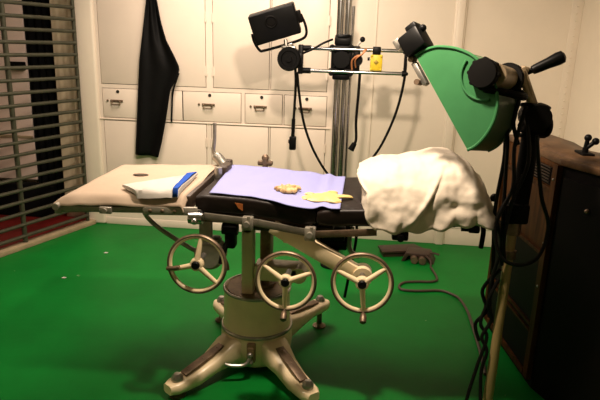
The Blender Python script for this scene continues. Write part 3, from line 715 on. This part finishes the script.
dc = (.145, .110)
b = MB(); pts = [hp(dc[0] + .088 * math.cos(t), dc[1] + .088 * math.sin(t), -.003) for t in [math.radians(v) for v in range(150, 292, 6)]]; b.tube(pts, .005, 8, 1); b.build('raised_ring', M['green'], hood)
b = MB(); b.lathe([(0, .0), (.048, .0), (.052, .01), (.052, .030), (.048, .038), (0, .040)], hp(dc[0], dc[1], -.002), hn, 36)
for k in range(8):
    t = 2 * PI * k / 8; b.cyl(hp(dc[0] + .048 * math.cos(t), dc[1] + .048 * math.sin(t), -.005), hp(dc[0] + .048 * math.cos(t), dc[1] + .048 * math.sin(t), -.034), .008, seg=10)
b.build('pivot_knob', M['blackmatte'], gl)
b = MB(); b.cyl(hp(dc[0] + .03, dc[1], .0), hp(dc[0] + .02, dc[1] + .005, .16), .040, seg=28); b.build('pivot_sleeve', M['tan'], gl)
b = MB(); b.lathe([(0, 0), (.055, 0), (.058, .008), (.058, .03), (0, .034)], hp(dc[0] + .020, dc[1] + .005, .155), -hn, 32); b.build('pivot_disc', M['blackmatte'], gl)
b = MB(); b.tube([hp(dc[0] + .01, dc[1] - .05, -.02), hp(dc[0] + .07, dc[1] - .055, .03), hp(dc[0] + .11, dc[1] - .06, .10), V((.565, 2.2, 1.345)), V((.60, 2.22, 1.34))], .013, 10); b.build('fork_arm', M['blackmatte'], gl)
# mount at the upper corner of the hood
ch = V(OUT[0]); cd = (V(OUT[-1]) - V(OUT[0])).normalized()
def hc(s, t, d=0): q = ch + cd * s + V((-cd.y, cd.x)) * -t * -1; return hp(q.x, q.y, d)
e1 = (hh * cd.x + hz * cd.y).normalized(); e2 = (hh * -cd.y + hz * cd.x).normalized()
m0 = hp(-.150, .212, .02)
b = MB(); b.obox(m0, (.085, .090, .09), (e1, e2, hn), .01); b.obox(m0 - e1 * .05 + e2 * .02, (.03, .045, .06), (e1, e2, hn), .006); b.sphere(m0 + e2 * .05 - e1 * .03, .014); b.build('hood_mount', M['black'], gl)
b = MB(); b.obox(m0 - e1 * .035 - e2 * .058, (.045, .028, .04), (e1, e2, hn), .005); b.obox(hp(-.112, .100, .02), (.10, .020, .03), (e1, e2, hn), .004); b.build('mount_plate', M['steel'], gl)
for h_, z_ in ((-.112, .068), (-.150, .150)):
    b = MB(); b.cyl(hp(h_, z_, -.004), hp(h_, z_, .03), .011, seg=12); b.build('mount_bolt', M['rust'], gl)
# stand
sx, sy = .607, 2.225
b = MB(); b.cyl((.588, 2.19, .02), (sx, sy, .88), .0195, .0185, seg=24); b.build('pole', M['pole'], gl)
b = MB(); b.lathe([(0, 0), (.055, 0), (.055, .012), (.030, .026), (.024, .04), (0, .04)], (.590, 2.19, 0), seg=28); b.build('base', M['pole'], gl)
b = MB(); b.cyl((sx - .002, sy - .004, .70), (sx - .002, sy - .004, .735), .026, seg=20); b.build('collar', M['rust'], gl)
b = MB(); b.cyl((sx, sy, .80), (sx, sy, .86), .030, seg=20); b.cyl((sx - .05, sy, .83), (sx, sy, .83), .010, seg=10); b.sphere((sx - .055, sy, .83), .015); b.build('collar', M['rust'], gl)
b = MB(); b.cyl((sx + .012, sy, .86), (sx + .022, sy, 1.24), .033, seg=24); b.cyl((sx - .02, sy - .01, .85), (sx - .02, sy - .01, .92), .024, seg=16); b.box(sx - .03, sx + .045, sy - .04, sy + .04, .85, .93, .01); b.build('sleeve', M['blackmatte'], gl)
b = MB(); b.cyl((sx + .025, sy - .055, 1.26), (sx + .025, sy + .055, 1.26), .048, seg=24); b.box(sx - .02, sx + .065, sy - .045, sy + .045, 1.20, 1.31, .014); b.torus((sx + .065, sy - .01, 1.23), (1, .2, 0), .034, .011, 24, 8)
for k in range(10): b.torus((sx + .022, sy, 1.19 + .012 * k), (.25 * math.sin(k), .2 * math.cos(k * 2), 1), .044 + .005 * math.sin(k * 2.3), .007, 28, 8)
b.build('joint', M['blackmatte'], gl)
for y_, x_ in ((-.025, 0), (.03, .012)):
    b = MB(); b.tube([(sx - .045 + x_, sy + y_, 1.425), (sx - .035 + x_, sy + y_, 1.38), (sx - .005 + x_, sy + y_, 1.32), (sx + .015, sy + y_, 1.29)], .010, 10); b.bar((sx - .050 + x_, sy + y_, 1.435), (sx + .014, sy + y_, 1.30), .010, .026, bevel=.003); b.build('strap', M['tan'], gl)
b = MB(); b.bar((sx - .06, sy, 1.345), (sx - .03, sy, 1.44), .05, .022, bevel=.004); b.build('fork', M['tan'], gl)
b = MB(); b.lathe([(.0, -.02), (.010, -.02), (.010, .03), (.016, .034), (.018, .05), (.020, .09), (.024, .125), (.022, .143), (.010, .150), (0, .151)], (sx - .035, sy, 1.412), V((.125, -.02, .068)), 20); b.build('grip', M['black'], gl)
# wiring on the stand
wires = [[(.50, 2.23, 1.33), (.535, 2.20, 1.20), (.545, 2.19, 1.05), (.552, 2.18, .90), (.56, 2.18, .75), (.545, 2.20, .60), (.555, 2.20, .45)],
         [(.585, 2.18, 1.30), (.560, 2.17, 1.15), (.570, 2.16, 1.0), (.53, 2.17, .88), (.56, 2.18, .78), (.575, 2.19, .68)],
         [(.63, 2.16, 1.20), (.675, 2.16, .98), (.72, 2.17, .86), (.70, 2.16, .74), (.63, 2.15, .70), (.555, 2.15, .73), (.525, 2.16, .84), (.555, 2.16, .95), (.60, 2.16, 1.05)],
         [(.52, 2.24, 1.30), (.54, 2.22, 1.12), (.53, 2.22, .9), (.545, 2.22, .7), (.555, 2.22, .55), (.525, 2.21, .42), (.555, 2.20, .36), (.53, 2.19, .24), (.50, 2.17, .10), (.485, 2.14, .012), (.47, 2.0, .010), (.45, 1.85, .010)],
         [(.57, 2.19, .62), (.54, 2.19, .52), (.565, 2.20, .44), (.535, 2.20, .36), (.56, 2.19, .30), (.545, 2.18, .20), (.555, 2.12, .02), (.56, 2.0, .010)],
         [(.575, 2.2, .66), (.52, 2.22, .56), (.545, 2.22, .47), (.51, 2.23, .40), (.53, 2.22, .33)],
         [(.595, 2.18, 1.25), (.61, 2.15, 1.1), (.575, 2.16, .95), (.565, 2.17, .80), (.58, 2.18, .70)],
         [(.545, 2.2, 1.42), (.56, 2.19, 1.33), (.55, 2.19, 1.24), (.575, 2.18, 1.16)]]
for w in wires: cab_(w, .0075).build('wire', M['cable'], gl)

# ------------------------------------------------------------------ console cabinet on the right
ct = thing('console_cabinet', 'dark angled wooden console cabinet with vented side standing at the right', 'cabinet', (.95, 2.5, 0))
PL = [V((.748, 3.05)), V((.822, 2.42)), V((1.030, 1.98)), V((1.26, 2.10)), V((1.02, 2.55)), V((.985, 2.85)), V((.945, 3.07))]
cc = sum(PL, V((0, 0))) / len(PL)
def poly(z, s=0.0): return [V((p.x + (p - cc).normalized().x * s, p.y + (p - cc).normalized().y * s, z)) for p in PL]
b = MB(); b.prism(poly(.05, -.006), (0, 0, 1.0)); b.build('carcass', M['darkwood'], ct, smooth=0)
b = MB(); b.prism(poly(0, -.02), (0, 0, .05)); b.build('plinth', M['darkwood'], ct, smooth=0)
b = MB(); b.prism(poly(1.045, .012), (0, 0, .030), .006); b.build('top_board', M['topwood'], ct)
b = MB(); b.loft([poly(1.074, -.03), poly(1.083, -.045), poly(1.089, -.065)]); b.build('top_cover', M['topwood'], ct)
# left side panel
e = (PL[1] - PL[0]); L = e.length; e.normalize(); e3 = V((e.x, e.y, 0)); nl = V((e.y, -e.x, 0))
if nl.x > 0: nl = -nl
def sp(t, z, d=0): return V((PL[0].x, PL[0].y, 0)) + e3 * (t * L) + V((0, 0, z)) + nl * d
def slab(b, t0, t1, z0, z1, d0, d1): b.prism([sp(t0, z0, d0), sp(t1, z0, d0), sp(t1, z1, d0), sp(t0, z1, d0)], nl * (d1 - d0))
b = MB(); slab(b, 0, 1, .05, 1.045, -.006, .006); side = b.build('side_panel', M['wood'], ct, smooth=0)
for t0, t1, z0, z1 in ((.93, 1.0, .05, 1.045), (0, .05, .05, 1.045), (.05, .93, .925, .940)):
    b = MB(); slab(b, t0, t1, z0, z1, .006, .017); b.build('stile', M['wood'], ct, smooth=0)
for z0, z1 in ((.640, .655), (.300, .312), (.270, .280), (.05, .075)):
    b = MB(); slab(b, .05, .93, z0, z1, .006, .020); b.build('moulding', M['wood'], ct, smooth=0)
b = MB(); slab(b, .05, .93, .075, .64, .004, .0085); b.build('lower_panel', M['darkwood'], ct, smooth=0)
b = MB(); slab(b, .45, .90, .945, 1.022, .004, .008)
v_ = b.build('vent', M['darkwood'], ct, smooth=0)
for k in range(6):
    b = MB(); z = .950 + .0125 * k; b.prism([sp(.46, z, .008), sp(.89, z, .008), sp(.89, z + .006, .015), sp(.46, z + .006, .015)], V((0, 0, .004))); b.build('louvre', M['pedal'], v_, smooth=0)
for z in (.98, .82, .70, .50):
    b = MB(); b.sphere(sp(.965, z, .017), .006, 8); b.build('screw', M['steel'], ct)
# front door panel on the angled wing
ef = (PL[2] - PL[1]); Lf = ef.length; ef.normalize(); ef3 = V((ef.x, ef.y, 0)); nf = V((-abs(ef.y), -ef.x, 0)).normalized()
def fp(t, z, d=0): return V((PL[1].x, PL[1].y, 0)) + ef3 * (t * Lf) + V((0, 0, z)) + nf * d
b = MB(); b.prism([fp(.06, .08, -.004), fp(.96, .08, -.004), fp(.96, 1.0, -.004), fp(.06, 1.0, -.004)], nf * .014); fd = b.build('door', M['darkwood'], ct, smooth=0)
b = MB(); b.sphere(fp(.36, .90, .014), .010, 12); b.build('door_stud', M['rust'], fd)
# catch handle on the console top
kb = MB(); kb.box(.895, .945, 2.42, 2.52, 1.085, 1.098, .004); kb.cyl((.918, 2.46, 1.09), (.918, 2.46, 1.118), .012, seg=14)
kn = thing('catch_handle', 'black two-knobbed catch on top of the console cabinet', 'handle', (.918, 2.46, 1.085))
kb.build('base', M['blackmatte'], kn)
for p in ((.921, 2.46, 1.158), (.949, 2.45, 1.146)):
    b = MB(); b.cyl((.917, 2.46, 1.112), p, .009, seg=12); b.sphere(p, .015, 14); b.build('knob', M['black'], kn)

# ------------------------------------------------------------------ foot pedal and floor cord
fpd = thing('foot_pedal', 'dark brown iron foot pedal on the green floor near the back wall', 'pedal', (.40, 4.05, 0))
b = MB(); b.prism([(.165, 4.13, .030), (.195, 3.995, .030), (.53, 4.085, .034), (.44, 4.21, .034)], (0, 0, .018), .004); b.build('treadle', M['pedal'], fpd)
b = MB(); b.prism([(.33, 3.95, 0), (.36, 3.95, .07), (.52, 3.93, .07), (.56, 3.92, 0), (.53, 3.92, 0), (.50, 3.93, .045), (.38, 3.95, .045), (.355, 3.95, 0)], (.03, .13, 0), .004); b.build('frame', M['pedal'], fpd)
b = MB(); b.prism([(.18, 4.12, 0), (.205, 4.01, 0), (.50, 4.09, 0), (.43, 4.19, 0)], (0, 0, .031)); b.build('base_plate', M['pedal'], fpd)
b = MB(); b.cyl((.42, 3.90, .03), (.42, 3.96, .03), .025, seg=16); b.cyl((.475, 3.89, .03), (.475, 3.96, .03), .025, seg=16); b.build('roller', M['rust'], fpd)
b = MB(); b.tube([(.50, 3.92, .06), (.525, 3.87, .05), (.53, 3.84, .012)], .007, 8); b.tube([(.50, 3.98, .06), (.56, 3.98, .065), (.60, 3.97, .06)], .008, 8); b.build('lever', M['pedal'], fpd)
b = MB(); b.tube([(.53, 3.84, .010), (.550, 3.70, .009), (.545, 3.62, .009), (.50, 3.585, .009), (.43, 3.575, .009), (.34, 3.55, .009), (.295, 3.49, .009), (.305, 3.425, .009), (.40, 3.42, .009), (.548, 3.45, .009), (.62, 3.40, .009), (.655, 3.334, .009), (.672, 3.20, .009), (.673, 3.083, .009), (.668, 2.906, .009), (.66, 2.7, .009), (.645, 2.50, .009)], .0085, 8)
b.build('cord', M['browncable'], fpd)
# paint flecks on the floor
for x, y, lab in ((-1.782, 3.714, 'small pale scrap on the green floor under the leg end of the table'), (-1.847, 3.240, 'small pale scrap on the green floor near the barred gate')):
    b = MB(); b.prism([(x - .014, y - .008, .001), (x + .010, y - .010, .001), (x + .015, y + .006, .001), (x - .008, y + .010, .001)], (0, 0, .003)); tag(b.build('paper_scrap', M['whitecloth'], None, loc=(x, y, .001)), lab, 'scrap', 'pale scraps on the green floor')

# ------------------------------------------------------------------ lights, camera
def light(nm, kind, loc, energy, col, **kw):
    l = bpy.data.lights.new(nm, kind); l.energy = energy; l.color = col
    for k, v in kw.items(): setattr(l, k, v)
    o = bpy.data.objects.new(nm, l); o.location = loc; COL.objects.link(o); return o
lamp = light('examination_lamp', 'SPOT', (-.15, 1.95, 2.20), 125, (1, .80, .62), shadow_soft_size=.06, spot_size=math.radians(125), spot_blend=.7)
lamp.rotation_euler = (V((.0, 3.1, .9)) - V(lamp.location)).to_track_quat('-Z', 'Y').to_euler()
light('ceiling_lamp', 'AREA', (-1.0, 3.25, 2.52), 46, (1, .81, .67), size=1.1)
light('front_fill', 'AREA', (-1.7, 1.85, 2.50), 10, (1, .79, .56), size=.5)  # unseen fill added to brighten the table front and the left floor
w = bpy.data.worlds.new('world'); scene.world = w; w.use_nodes = True
w.node_tree.nodes['Background'].inputs['Color'].default_value = (1, .8, .6, 1)
w.node_tree.nodes['Background'].inputs['Strength'].default_value = .01

cam = bpy.data.cameras.new('camera'); co = bpy.data.objects.new('camera', cam); COL.objects.link(co)
yaw, pit, rol = math.radians(6), math.radians(15.3), .03
F = V((-math.sin(yaw) * math.cos(pit), math.cos(yaw) * math.cos(pit), -math.sin(pit)))
R = V((math.cos(yaw), math.sin(yaw), 0)); U = R.cross(F)
R2 = R * math.cos(rol) + U * math.sin(rol); U2 = U * math.cos(rol) - R * math.sin(rol)
m4 = Matrix((R2, U2, -F)).transposed().to_4x4(); m4.translation = V((0, 0, 1.5))
co.matrix_world = m4
cam.sensor_width = 36; cam.lens = 575 / 600 * 36; cam.clip_start = .05
scene.camera = co
vs = scene.view_settings
vs.view_transform = 'Standard'; vs.look = 'None'; vs.gamma = 1; vs.use_curve_mapping = False; vs.exposure = .38
